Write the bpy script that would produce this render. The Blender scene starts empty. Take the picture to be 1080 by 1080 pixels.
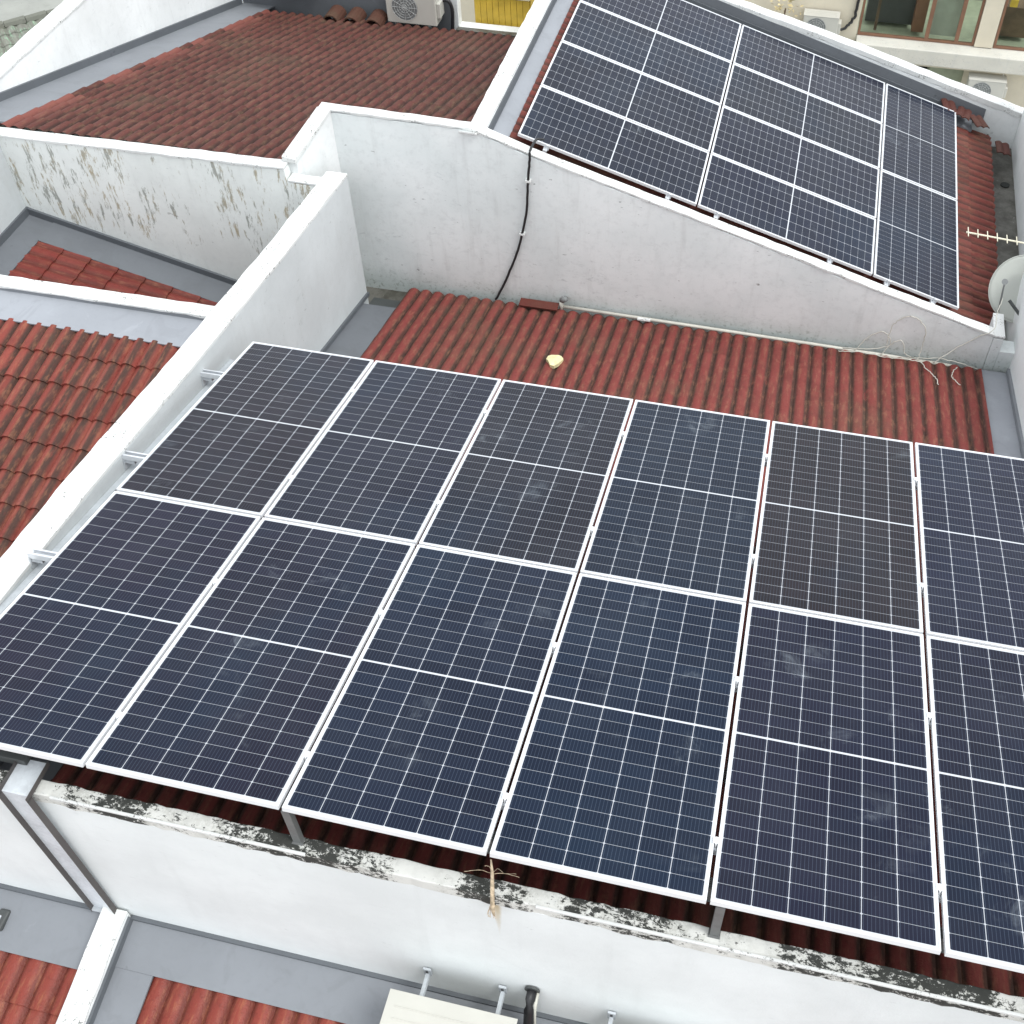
import bpy, math, random
import numpy as np
from mathutils import Matrix, Vector
from math import radians as rad, sin, cos, tan, pi
random.seed(7)
S = bpy.context.scene
# ------------------------------------------------------------------ camera
cam_d = bpy.data.cameras.new('camera'); cam = bpy.data.objects.new('camera', cam_d)
S.collection.objects.link(cam); S.camera = cam
Rm = [[0.9757147544176429, 0.21896681028320072, -0.0058526922082450805],
      [0.15655099593327468, -0.715780503769532, -0.6805512883635224],
      [-0.1532073878244241, 0.6631076884001205, -0.7326770706785877]]
cam.matrix_world = Matrix(((Rm[0][0], -Rm[1][0], -Rm[2][0], 0), (Rm[0][1], -Rm[1][1], -Rm[2][1], 0),
                           (Rm[0][2], -Rm[1][2], -Rm[2][2], 0), (0, 0, 0, 1)))
cam_d.sensor_width = 36; cam_d.lens = 1203.17 / 1080 * 36
cam_d.shift_x = -(597.22 - 540) / 1080; cam_d.shift_y = -(540 - 470.95) / 1080
cam_d.clip_start = 0.05; cam_d.clip_end = 600
# ------------------------------------------------------------------ world, sun, exposure
W = bpy.data.worlds.new('World'); S.world = W; W.use_nodes = True
wt = W.node_tree; wt.nodes.clear()
SUN_EL, SUN_ROT = 60.0, 106.0     # elevation; azimuth from +Y clockwise
sky = wt.nodes.new('ShaderNodeTexSky'); sky.sky_type = 'NISHITA'; sky.sun_disc = False
sky.sun_elevation = rad(SUN_EL); sky.sun_rotation = rad(SUN_ROT)
sky.air_density = 1.0; sky.dust_density = 2.0; sky.ozone_density = 1.0; sky.altitude = 0
hs = wt.nodes.new('ShaderNodeHueSaturation'); hs.inputs['Saturation'].default_value = 0.30
bg = wt.nodes.new('ShaderNodeBackground'); bg.inputs['Strength'].default_value = 0.15
wo = wt.nodes.new('ShaderNodeOutputWorld')
mxs = wt.nodes.new('ShaderNodeMix'); mxs.data_type = 'RGBA'; mxs.inputs[0].default_value = .65   # even overcast veil over the clear sky
mxs.inputs[7].default_value = (5.35, 5.55, 5.62, 1)
wt.links.new(sky.outputs[0], hs.inputs['Color']); wt.links.new(hs.outputs[0], mxs.inputs[6]); wt.links.new(mxs.outputs[2], bg.inputs[0]); wt.links.new(bg.outputs[0], wo.inputs[0])
sl = bpy.data.lights.new('sun', 'SUN'); sl.energy = 0.85; sl.angle = rad(20); sl.color = (.98, 1.0, .97)
so = bpy.data.objects.new('sun', sl); S.collection.objects.link(so)
sd = Vector((sin(rad(SUN_ROT)) * cos(rad(SUN_EL)), cos(rad(SUN_ROT)) * cos(rad(SUN_EL)), sin(rad(SUN_EL))))
so.rotation_euler = sd.to_track_quat('Z', 'Y').to_euler(); so.location = (0, 0, 10)
S.view_settings.view_transform = 'Standard'; S.view_settings.look = 'None'
S.view_settings.gamma = 1; S.view_settings.exposure = 1.04

# ------------------------------------------------------------------ mesh helpers
class M:
    def __init__(s): s.v = []; s.f = []; s.uv = {}; s.mi = {}; s.sm = set()
    def quad(s, a, b, c, d):
        n = len(s.v); s.v += [tuple(a), tuple(b), tuple(c), tuple(d)]; s.f.append((n, n+1, n+2, n+3)); return s
    def box(s, x0, x1, y0, y1, z0, z1):
        n = len(s.v)
        for z in (z0, z1):
            s.v += [(x0, y0, z), (x1, y0, z), (x1, y1, z), (x0, y1, z)]
        s.f += [tuple(n+i for i in q) for q in ((3, 2, 1, 0), (4, 5, 6, 7), (0, 1, 5, 4), (1, 2, 6, 5), (2, 3, 7, 6), (3, 0, 4, 7))]
        return s
    def obox(s, c, sx, sy, sz, mat):
        m = M().box(-sx/2, sx/2, -sy/2, sy/2, -sz/2, sz/2); n = len(s.v)
        s.v += [tuple(Vector(c) + mat @ Vector(p)) for p in m.v]; s.f += [tuple(n+i for i in q) for q in m.f]; return s
    def prism(s, poly, axis, a, b):
        """poly in the two other axes (order kept), extruded along axis from a to b"""
        n = len(s.v); k = len(poly)
        for t in (a, b):
            for p in poly:
                s.v.append((t, p[0], p[1]) if axis == 'x' else (p[0], t, p[1]) if axis == 'y' else (p[0], p[1], t))
        s.f.append(tuple(n+i for i in range(k))); s.f.append(tuple(n+k+i for i in reversed(range(k))))
        for i in range(k):
            j = (i+1) % k; s.f.append((n+j, n+i, n+k+i, n+k+j))
        return s
    def tube(s, pts, r, seg=8, caps=True):
        pts = [Vector(p) for p in pts]; n0 = len(s.v); rr = r if isinstance(r, (list, tuple)) else [r]*len(pts)
        up = Vector((0, 0, 1))
        for i, p in enumerate(pts):
            d = (pts[min(i+1, len(pts)-1)] - pts[max(i-1, 0)]).normalized()
            if abs(d.dot(up)) > .95: up = Vector((1, 0, 0))
            x = d.cross(up).normalized(); y = d.cross(x); up = -y if False else up
            for k in range(seg):
                a = 2*pi*k/seg; s.v.append(tuple(p + (x*cos(a) + y*sin(a))*rr[i]))
        for i in range(len(pts)-1):
            for k in range(seg):
                a = n0+i*seg+k; b = n0+i*seg+(k+1) % seg
                s.f.append((a, b, b+seg, a+seg))
        if caps:
            s.f.append(tuple(n0+k for k in reversed(range(seg)))); e = n0+(len(pts)-1)*seg
            s.f.append(tuple(e+k for k in range(seg)))
        return s
    def build(s, name, mat, parent=None, loc=None, bevel=0, smooth=False, uvs=None):
        me = bpy.data.meshes.new(name)
        if loc is None:
            if parent is not None: loc = parent.get('_o', (0, 0, 0)); loc = tuple(loc)
            else:
                a = np.array(s.v); loc = ((a[:, 0].min()+a[:, 0].max())/2, (a[:, 1].min()+a[:, 1].max())/2, a[:, 2].min())
        me.from_pydata([(p[0]-loc[0], p[1]-loc[1], p[2]-loc[2]) for p in s.v], [], s.f)
        me.materials.append(mat)
        import bmesh
        bm = bmesh.new(); bm.from_mesh(me); bmesh.ops.recalc_face_normals(bm, faces=bm.faces); bm.to_mesh(me); bm.free()
        if smooth:
            for p in me.polygons: p.use_smooth = True
        o = bpy.data.objects.new(name, me); S.collection.objects.link(o)
        if parent is not None: o.parent = parent
        else: o.location = loc; o['_o'] = tuple(loc)
        if bevel:
            b = o.modifiers.new('bevel', 'BEVEL'); b.width = bevel; b.segments = 2; b.limit_method = 'ANGLE'
        return o
def thing(name, label, cat, loc, group=None):
    o = bpy.data.objects.new(name, None); S.collection.objects.link(o); o.location = loc; o['_o'] = tuple(loc)
    o.empty_display_size = .1
    return tag(o, label, cat, group)
def tag(o, label=None, cat=None, group=None, kind=None):
    if label: o['label'] = label
    if cat: o['category'] = cat
    if group: o['group'] = group
    if kind: o['kind'] = kind
    return o

# ------------------------------------------------------------------ material helpers
class T:
    def __init__(s, name):
        s.m = bpy.data.materials.new(name); s.m.use_nodes = True; s.t = s.m.node_tree; s.t.nodes.clear()
        s.out = s.t.nodes.new('ShaderNodeOutputMaterial'); s.b = s.t.nodes.new('ShaderNodeBsdfPrincipled')
        s.t.links.new(s.b.outputs[0], s.out.inputs[0])
    def setin(s, sock, v):
        if isinstance(v, bpy.types.NodeSocket): s.t.links.new(v, sock)
        elif isinstance(v, (tuple, list)) and len(v) == 3 and sock.type == 'RGBA': sock.default_value = (*v, 1)
        else: sock.default_value = v
    def p(s, **k):
        for a, v in k.items(): s.setin(s.b.inputs[a.replace('_', ' ')], v)
    def math(s, op, a, b=0.0, c=0.0, clamp=False):
        n = s.t.nodes.new('ShaderNodeMath'); n.operation = op; n.use_clamp = clamp
        s.setin(n.inputs[0], a); s.setin(n.inputs[1], b); s.setin(n.inputs[2], c); return n.outputs[0]
    def coord(s, k='pos'):
        if k == 'pos': return s.t.nodes.new('ShaderNodeNewGeometry').outputs['Position']
        return s.t.nodes.new('ShaderNodeTexCoord').outputs[{'uv': 'UV', 'obj': 'Object', 'gen': 'Generated'}[k]]
    def vmul(s, v, k, off=(0, 0, 0)):
        n = s.t.nodes.new('ShaderNodeMapping'); s.setin(n.inputs[0], v); n.inputs['Scale'].default_value = k; n.inputs['Location'].default_value = off
        return n.outputs[0]
    def sep(s, v):
        n = s.t.nodes.new('ShaderNodeSeparateXYZ'); s.setin(n.inputs[0], v); return n.outputs
    def comb(s, x, y, z=0.0):
        n = s.t.nodes.new('ShaderNodeCombineXYZ'); s.setin(n.inputs[0], x); s.setin(n.inputs[1], y); s.setin(n.inputs[2], z); return n.outputs[0]
    def noise(s, v, sc, det=4, rough=.55, dist=0):
        n = s.t.nodes.new('ShaderNodeTexNoise'); s.setin(n.inputs['Vector'], v); n.inputs['Scale'].default_value = sc
        n.inputs['Detail'].default_value = det; n.inputs['Roughness'].default_value = rough; n.inputs['Distortion'].default_value = dist
        return n.outputs[0]
    def white(s, v):
        n = s.t.nodes.new('ShaderNodeTexWhiteNoise'); s.setin(n.inputs['Vector'], v); return n.outputs[0]
    def ramp(s, x, lo, hi, a=0.0, b=1.0):
        n = s.t.nodes.new('ShaderNodeMapRange'); n.interpolation_type = 'SMOOTHSTEP'; s.setin(n.inputs[0], x)
        for i, q in enumerate((lo, hi, a, b)): s.setin(n.inputs[1+i], q)
        return n.outputs[0]
    def mix(s, f, a, b, mode='MIX'):
        n = s.t.nodes.new('ShaderNodeMix'); n.data_type = 'RGBA'; n.blend_type = mode
        s.setin(n.inputs[0], f); s.setin(n.inputs[6], a); s.setin(n.inputs[7], b); return n.outputs[2]
    def bump(s, h, strength=.3, dist=.01):
        n = s.t.nodes.new('ShaderNodeBump'); n.inputs['Strength'].default_value = strength; n.inputs['Distance'].default_value = dist
        s.setin(n.inputs['Height'], h); s.t.links.new(n.outputs[0], s.b.inputs['Normal'])

def plain(name, col, rough=.5, metal=0, var=.08, sc=6, bump=0):
    t = T(name); P = t.coord('obj'); n = t.noise(P, sc)
    c = t.mix(t.ramp(n, .3, .7), tuple(x*(1-var) for x in col), tuple(min(1, x*(1+var)) for x in col))
    t.p(Base_Color=c, Roughness=rough, Metallic=metal)
    if bump: t.bump(t.noise(P, sc*8), bump, .004)
    return t.m

def wall_mat(name, col=(.70, .72, .74), grime=.25, specks=.35, streak=.3, peel=0, peelcol=(.30, .25, .15), scuff=0, foot=None, moss=None, chips=None, zdep=None, rust=None):
    t = T(name); P = t.coord('pos')
    big = t.noise(P, .9, 5, .6); fine = t.noise(P, 14, 5, .65)
    c = t.mix(t.ramp(big, .3, .72), tuple(x*.90 for x in col), tuple(min(.86, x*1.05) for x in col))
    c = t.mix(t.math('MULTIPLY', t.ramp(fine, .45, .8), .30*grime), c, (.42, .44, .44))
    # faint vertical runs
    st = t.noise(t.vmul(P, (5, 5, .55)), 1.6, 4, .6)
    c = t.mix(t.math('MULTIPLY', t.ramp(st, .52, .78), streak*.6), c, (.43, .44, .43))
    # small dark specks and scuffs
    sp = t.noise(t.vmul(P, (1, 1, 1.6)), 9, 3, .5); msk = t.noise(P, 2.1, 2)
    s1 = t.math('MULTIPLY', t.ramp(sp, .70, .76), t.ramp(msk, .45, .6))
    c = t.mix(t.math('MULTIPLY', s1, specks), c, (.13, .13, .12))
    if scuff:
        k1 = t.noise(t.vmul(P, (2.2, 2.2, 5)), 3.0, 6, .75, .5); k2 = t.noise(P, .8, 2)
        c = t.mix(t.math('MULTIPLY', t.math('MULTIPLY', t.ramp(k1, .56, .72), t.ramp(k2, .40, .62)), scuff*.5), c, (.33, .36, .37))
        k3 = t.noise(t.vmul(P, (1, 1, 2.5), (2, 5, 1)), 11, 4, .6); k4 = t.noise(P, 1.3, 2, .5)
        c = t.mix(t.math('MULTIPLY', t.math('MULTIPLY', t.ramp(k3, .66, .72), t.ramp(k4, .46, .58)), scuff*.8), c, (.20, .21, .21))
    z = t.sep(P)[2]
    if peel:
        q = t.noise(t.vmul(P, (4.2, 4.2, .85)), 3.6, 8, .76, .2)
        reg = t.noise(t.vmul(P, (1, 1, .5), (3.1, 0, 0)), .9, 2)
        zz = t.ramp(z, zdep[0], zdep[1]) if zdep else 1.0
        thr = t.math('SUBTRACT', .69, t.math('MULTIPLY', t.math('MULTIPLY', t.ramp(reg, .38, .60), zz), .16))
        pm = t.ramp(t.math('SUBTRACT', q, thr), -.01, .06)
        pc = t.mix(t.ramp(t.noise(P, 5, 3), .4, .6), peelcol, (.22, .23, .20))
        c = t.mix(t.math('MULTIPLY', pm, peel), c, pc)
        q2 = t.noise(t.vmul(P, (7, 7, 2.2)), 3, 4, .6)
        c = t.mix(t.math('MULTIPLY', t.ramp(q2, .64, .70), t.math('MULTIPLY', peel*.35, zz)), c, (.30, .28, .22))
    if foot:                # damp green growth near a wall foot at height foot[0] .. foot[1]
        e = t.math('ADD', z, t.math('MULTIPLY', t.noise(t.vmul(P, (1, 1, 1)), 1.5, 4), .35))
        fm = t.ramp(e, foot[1]+.17, foot[0]+.17)
        c = t.mix(t.math('MULTIPLY', fm, .45), c, (.30, .36, .33))
        g = t.noise(P, 22, 5, .7)
        c = t.mix(t.math('MULTIPLY', t.math('MULTIPLY', fm, t.ramp(g, .52, .66)), .6), c, (.16, .19, .15))
    if moss:                # black moss crust: (amount, zlow)
        am, zl = moss
        q = t.math('ADD', t.math('MULTIPLY', t.noise(t.vmul(P, (1, 2.0, 1.4)), 13, 8, .8, .4), .65), t.math('MULTIPLY', t.noise(P, 48, 6, .8), .35)); reg = t.noise(t.vmul(P, (1, 0, 0)), 1.15, 4)
        zm = t.ramp(t.math('ADD', z, t.math('MULTIPLY', t.noise(P, 9, 3), .06)), zl-.02, zl+.08)
        thr = t.ramp(reg, .38, .56, .64, .44)
        mm = t.math('MULTIPLY', t.ramp(t.math('SUBTRACT', q, thr), -.005, .02), zm)
        g1 = t.noise(P, 13, 5, .8)
        c = t.mix(t.math('MULTIPLY', t.math('MULTIPLY', zm, .45), t.math('MULTIPLY', t.ramp(reg, .40, .52), t.ramp(g1, .45, .6))), c, (.26, .26, .22))
        c = t.mix(t.math('MULTIPLY', mm, am), c, (.018, .020, .017))
    if chips:
        q = t.noise(P, 46, 4, .75); reg = t.noise(P, 3.4, 3)
        cm = t.math('MULTIPLY', t.ramp(q, .555, .60), t.ramp(reg, .48, .58))
        c = t.mix(t.math('MULTIPLY', cm, chips), c, (.16, .16, .15))
    if rust:
        xx = t.math('ADD', t.sep(P)[0], -rust[0]); wob = t.math('MULTIPLY', t.math('SUBTRACT', t.noise(P, 9, 3), .5), .03)
        dx = t.math('ABSOLUTE', t.math('ADD', xx, wob)); wd = t.ramp(z, rust[2], rust[1], .004, .030)
        rm = t.math('MULTIPLY', t.ramp(t.math('DIVIDE', dx, wd), 1.3, .2), t.ramp(z, rust[2], rust[1]))
        c = t.mix(t.math('MULTIPLY', rm, .75), c, (.45, .33, .14))
    t.p(Base_Color=c, Roughness=.85)
    t.bump(t.math('ADD', t.math('MULTIPLY', fine, .6), t.noise(P, 60, 3)), .25, .006)
    return t.m

def tile_mat(name, red, dark, dirt=.5, moss=.2, fade=.3, rib=.15, tw=.30, tl=.33, gloss=.6, edgefade=None, tv=.72):
    t = T(name); U = t.coord('uv'); u, v, _ = t.sep(U); P = t.coord('pos')
    cell = t.comb(t.math('FLOOR', t.math('DIVIDE', u, tw)), t.math('FLOOR', t.math('DIVIDE', v, tl)))
    rnd = t.white(cell); rnd2 = t.white(t.vmul(cell, (1.7, 2.3, 1), (5, 9, 2)))
    c = t.mix(rnd, red, tuple(x*tv for x in red))
    c = t.mix(t.math('MULTIPLY', t.ramp(rnd2, .6, 1.0), fade), c, (red[0]*1.7, red[1]*3.0, red[2]*3.0))
    # dirt settles in the pans between the rolls
    ph = t.math('ABSOLUTE', t.math('SINE', t.math('MULTIPLY', u, pi/rib)))     # 0 in the pans, 1 on the rolls
    n1 = t.noise(t.comb(t.math('MULTIPLY', u, 5), t.math('MULTIPLY', v, 1.5)), 1.6, 5, .65)
    n2 = t.noise(P, 1.1, 4, .6); n3 = t.noise(P, 26, 5, .7)
    pan = t.math('MULTIPLY', t.ramp(ph, .85, .30), t.ramp(n1, .22, .46))
    c = t.mix(t.math('MULTIPLY', pan, dirt), c, dark)
    c = t.mix(t.math('MULTIPLY', t.ramp(n1, .45, .7), dirt*.55), c, tuple((a+b)/2 for a, b in zip(dark, red)))
    c = t.mix(t.math('MULTIPLY', t.ramp(n2, .48, .72), moss), c, (.10, .085, .055))
    n4 = t.noise(t.comb(t.math('MULTIPLY', u, 16), t.math('MULTIPLY', v, 3)), 1.7, 5, .7)
    c = t.mix(t.math('MULTIPLY', t.ramp(n4, .48, .68), .42), c, (red[0]*1.35+.02, red[1]*2.6+.02, red[2]*1.9+.01))
    c = t.mix(t.math('MULTIPLY', t.ramp(n3, .5, .75), .35), c, tuple(x*.45 for x in dark))
    if edgefade is not None:
        em = t.math('MULTIPLY', t.ramp(t.sep(P)[0], edgefade[1], edgefade[0]), t.ramp(rnd2, .2, .5))
        c = t.mix(t.math('MULTIPLY', em, .7), c, (.24, .075, .06))
    t.p(Base_Color=c, Roughness=gloss, Specular_IOR_Level=.22)
    t.bump(t.math('ADD', t.math('ADD', n3, t.noise(P, 90, 3)), t.math('MULTIPLY', t.noise(P, 9, 3), 1.5)), .55, .006)
    return t.m

def galv_mat(name='galvanised', base=(.50, .53, .56), rough=.5, metal=.15):
    t = T(name); P = t.coord('pos'); v = t.t.nodes.new('ShaderNodeTexVoronoi'); t.setin(v.inputs['Vector'], P); v.inputs['Scale'].default_value = 45
    n = t.noise(P, 6, 4)
    c = t.mix(t.ramp(n, .3, .7), tuple(x*.8 for x in base), base); c = t.mix(t.math('MULTIPLY', t.sep(v.outputs['Color'])[0], .25), c, tuple(x*1.3 for x in base))
    t.p(Base_Color=c, Roughness=rough, Metallic=metal); return t.m

def glass_mat(name='solar_cells'):
    t = T(name); U = t.coord('uv'); u, v, _ = t.sep(U)
    oi = t.t.nodes.new('ShaderNodeObjectInfo'); tint = oi.outputs['Color']; rndo = oi.outputs['Random']
    Wd, Ln = 1.0, 2.0                                   # normalised panel, width 1, length 2
    mg = .011; pu = (Wd-2*mg)/6; gap = .0055
    pv = (Ln/2-mg-gap)/12
    a = t.math('DIVIDE', t.math('SUBTRACT', u, mg), pu)
    vv = t.math('SUBTRACT', t.math('ABSOLUTE', t.math('SUBTRACT', v, Ln/2)), gap)
    b = t.math('DIVIDE', vv, pv)
    fa = t.math('FRACT', a); fb = t.math('FRACT', b)
    da = t.math('MULTIPLY', t.math('MINIMUM', fa, t.math('SUBTRACT', 1, fa)), pu)
    db = t.math('MULTIPLY', t.math('MINIMUM', fb, t.math('SUBTRACT', 1, fb)), pv)
    L1 = t.math('LESS_THAN', da, .0019); L2 = t.math('LESS_THAN', db, .00105)
    dot = t.math('LESS_THAN', t.math('ADD', da, db), .0070)
    outm = t.math('MAXIMUM', t.math('MAXIMUM', t.math('LESS_THAN', a, 0), t.math('GREATER_THAN', a, 6)),
                  t.math('MAXIMUM', t.math('LESS_THAN', vv, 0), t.math('GREATER_THAN', b, 12)))
    bb = t.math('FRACT', t.math('MULTIPLY', fa, 9)); bus = t.math('LESS_THAN', t.math('ABSOLUTE', t.math('SUBTRACT', bb, .5)), .055)
    cid = t.comb(t.math('FLOOR', a), t.math('FLOOR', t.math('MULTIPLY', v, 12)), rndo); r = t.white(cid)
    cell = t.mix(r, (.0040, .0048, .0125), (.0070, .0080, .0180))
    cell = t.mix(1.0, cell, tint, 'MULTIPLY')
    P = t.coord('pos')
    bl = t.noise(t.vmul(P, (1, .7, 1), (4, 2, 0)), .75, 4, .6)
    cell = t.mix(t.math('MULTIPLY', t.ramp(bl, .46, .72), .6), cell, (.0030, .0120, .0300))
    cell = t.mix(t.math('MULTIPLY', bus, .27), cell, (.12, .16, .23))
    c = t.mix(t.math('MULTIPLY', L2, .75), cell, (.42, .44, .47))
    c = t.mix(t.math('MULTIPLY', t.math('MAXIMUM', L1, dot), .80), c, (.50, .52, .56))
    c = t.mix(t.math('MULTIPLY', outm, .9), c, (.58, .60, .63))
    P = t.coord('pos')
    dust = t.noise(P, 1.3, 5, .6); sm = t.noise(t.vmul(P, (1, .8, 1)), 4.2, 6, .7, 1.2)
    wisp = t.noise(t.vmul(P, (1, 1, 1), (7, 3, 1)), 1.9, 3, .5)
    dust_haze = t.math('ADD', t.math('MULTIPLY', t.ramp(dust, .35, .75), .022), t.math('MULTIPLY', t.math('MULTIPLY', t.ramp(sm, .48, .72), t.ramp(wisp, .58, .72)), .20))  # dust smudges, with patches of hazy reflection put into the same colour
    c = t.mix(dust_haze, c, (.30, .34, .38))
    t.p(Base_Color=c, Roughness=t.ramp(dust, .3, .7, .13, .24), IOR=1.5, Specular_IOR_Level=.20)
    return t.m

WALLW = (.70, .715, .735)
m_front = wall_mat('white_wall_front', (.74, .77, .775), grime=.2, specks=.10, streak=.16, scuff=.25, rust=(-.95, -6.30, -6.85))
m_coping_moss = wall_mat('mossy_coping', (.68, .68, .65), grime=.9, specks=.2, streak=.1, moss=(.97, -6.375))
m_wb = wall_mat('white_wall_gable', (.79, .84, .84), grime=.8, specks=.9, streak=.45, scuff=1.0, foot=(-8.80, -8.42))
m_w1 = wall_mat('white_wall_party', (.54, .57, .58), grime=.9, specks=.45, streak=.5, scuff=.8)
m_w2 = wall_mat('white_wall_peeling', (.79, .82, .80), grime=.5, specks=.55, streak=.35, peel=.78, peelcol=(.33, .26, .14), zdep=(-8.7, -7.7))
m_w7 = wall_mat('white_wall_plain', (.78, .80, .80), grime=.6, specks=.3, streak=.3, scuff=.5)
m_cap = wall_mat('white_coping', (.70, .71, .70), grime=.9, specks=.6, streak=.45, scuff=.5, chips=.95)
m_w8 = wall_mat('white_wall_clean', (.80, .82, .82), grime=.4, specks=.15, streak=.15)
m_cream = wall_mat('cream_render', (.66, .60, .48), grime=.4, specks=.1, streak=.25)
m_creamtop = wall_mat('pale_concrete', (.60, .58, .52), grime=1, specks=.4, streak=.4, chips=.4)
m_green = plain('green_grey_wall', (.30, .33, .24), .7)
def flash_mat(name, col, var=.06):
    t = T(name); P = t.coord('pos'); n = t.noise(P, 1.4, 4); f = t.noise(P, 18, 4); s = t.noise(P, 7, 2)
    c = t.mix(t.ramp(n, .3, .7), tuple(x*(1-var) for x in col), tuple(x*(1+var) for x in col))
    c = t.mix(t.math('MULTIPLY', t.ramp(s, .74, .78), .5), c, tuple(x*.45 for x in col))
    c = t.mix(t.math('MULTIPLY', t.ramp(f, .5, .8), .12), c, tuple(x*.6 for x in col))
    pd = t.noise(P, 2.6, 5, .65, .8)
    c = t.mix(t.math('MULTIPLY', t.ramp(pd, .52, .60), .22), c, tuple(x*.62+.02 for x in col)); c = t.mix(t.math('MULTIPLY', t.ramp(pd, .36, .30), .25), c, tuple(x*1.25+.02 for x in col))
    t.p(Base_Color=c, Roughness=.6); t.bump(t.math('ADD', f, t.math('MULTIPLY', n, 3)), .3, .006); return t.m
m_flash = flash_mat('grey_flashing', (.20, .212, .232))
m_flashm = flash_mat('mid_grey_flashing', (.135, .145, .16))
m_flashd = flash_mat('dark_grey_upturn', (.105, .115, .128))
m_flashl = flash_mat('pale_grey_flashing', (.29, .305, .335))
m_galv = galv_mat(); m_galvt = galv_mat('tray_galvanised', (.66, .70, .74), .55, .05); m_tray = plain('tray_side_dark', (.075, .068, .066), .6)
m_galvd = galv_mat('dull_galvanised', (.17, .175, .175), .6, .2)
m_alu = plain('aluminium_frame', (.74, .75, .77), .38, .15, .03, 3)
m_alurail = plain('aluminium_rail', (.66, .68, .71), .35, .4, .05, 8)
m_cell = glass_mat()
m_back = plain('backsheet_underside', (.22, .22, .22), .6)
m_black = plain('black_rubber', (.015, .015, .017), .5)
m_ac = plain('ac_enclosure', (.52, .51, .465), .45, 0, .03, 3)
m_acg = plain('ac_grille_grey', (.20, .21, .21), .5)
m_grate = plain('ac_ribs', (.45, .46, .45), .45)
m_wire = plain('white_cable', (.55, .54, .48), .5)
m_yellow = plain('yellow_boards', (.62, .42, .05), .55, 0, .15, 4)
m_dish = wall_mat('dish_paint', (.46, .475, .44), grime=.6, specks=.15, streak=.25)
m_dkgrey = plain('dark_grey_metal', (.06, .065, .065), .5)
m_ivory = plain('ivory_plastic', (.70, .66, .52), .5)
m_crumb = plain('pale_yellow_foam', (.72, .66, .38), .8, 0, .12, 20, .4)
m_fibre = plain('frayed_fibre', (.50, .40, .28), .9, 0, .3, 40)
m_winglass = plain('window_glass', (.05, .065, .05), .12, 0, .3, 2)
m_winframe = plain('brown_window_frame', (.20, .10, .06), .5)
m_curtain = plain('pale_curtain', (.34, .36, .30), .8, 0, .15, 2)
m_wood = plain('brown_shelf_wood', (.12, .08, .05), .6, 0, .3, 3)
m_dark = plain('dark_opening', (.02, .022, .02), .8)
m_gutter = None
def gut():
    t = T('wet_dirty_gutter'); P = t.coord('pos'); n = t.noise(P, 5, 6, .7); k = t.noise(P, 28, 4)
    c = t.mix(t.ramp(n, .35, .65), (.055, .052, .042), (.13, .125, .11)); c = t.mix(t.math('MULTIPLY', t.ramp(k, .70, .74), .8), c, (.5, .5, .48))
    t.p(Base_Color=c, Roughness=.5); t.bump(k, .4, .01); return t.m
m_gutter = gut()
m_t1 = tile_mat('red_tiles_faded', (.205, .046, .040), (.055, .034, .027), .95, .28, .05, gloss=.75, tv=.93)
m_t3 = tile_mat('brown_red_tiles', (.115, .036, .029), (.036, .021, .018), .85, .30, .10, gloss=.75, edgefade=(-8.75, -8.30))
m_t2 = tile_mat('red_tiles_side', (.17, .038, .030), (.065, .032, .026), .7, .3, .25, gloss=.6)
m_t4 = tile_mat('orange_red_tiles', (.235, .050, .038), (.055, .032, .025), .95, .25, .25, gloss=.6)
m_t5 = tile_mat('clean_red_tiles', (.25, .048, .034), (.10, .034, .026), .6, .15, .1, gloss=.4)
m_t7 = tile_mat('mossy_ridge_tiles', (.17, .036, .028), (.05, .045, .03), .6, .55, .05, gloss=.8)
m_t6 = tile_mat('dark_red_tiles', (.19, .036, .029), (.075, .032, .025), .5, .2, .1, gloss=.5)
m_tg = tile_mat('grey_tiles', (.24, .24, .21), (.12, .12, .10), .5, .3, .05, gloss=.7)

# ------------------------------------------------------------------ tiled roof surface
def tiles(o, ud, vd, wid, length, rib=.15, course=.33, amp=.020, lip=.016, spr=8, clip=None):
    """o: corner; ud: unit vector across the ribs; vd: unit vector down the slope"""
    o = Vector(o); ud = Vector(ud).normalized(); vd = Vector(vd).normalized(); nn = ud.cross(vd)
    if nn.z < 0: nn = -nn
    m = M(); nu = int(round(wid/rib*spr)); us = [wid*i/nu for i in range(nu+1)]
    vs = []; nc = int(math.ceil(length/course))
    for k in range(nc):
        a, b = k*course, min((k+1)*course, length)
        fr = (b-a)/course
        vs += [(a+.0005, 0.0, k), ((a+b)/2, .5*fr, k), (b-.004, .93*fr, k), (b-.0005, fr, k)]
    rng = random.Random(int(abs(o.x*31+o.y*17)*10))
    jit = {}
    uv = []
    for (v, h, k) in vs:
        for u in us:
            tcol = int(u/.30)
            j = jit.setdefault((tcol, k), (rng.uniform(-.003, .003), rng.uniform(-.006, .006)))
            c = abs(sin(pi*u/rib)); prof = amp*2*(c**.8)
            e = j[1] if .9 < h else 0
            p = o + ud*u + vd*(v+e) + nn*(prof + lip*h + j[0] - amp)
            m.v.append(tuple(p)); uv.append((u, v))
    r = nu+1
    for i in range(len(vs)-1):
        for q in range(nu):
            if clip and not clip(m.v[i*r+q]): continue
            m.f.append((i*r+q, i*r+q+1, (i+1)*r+q+1, (i+1)*r+q))
    m.uvl = uv
    return m
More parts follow.
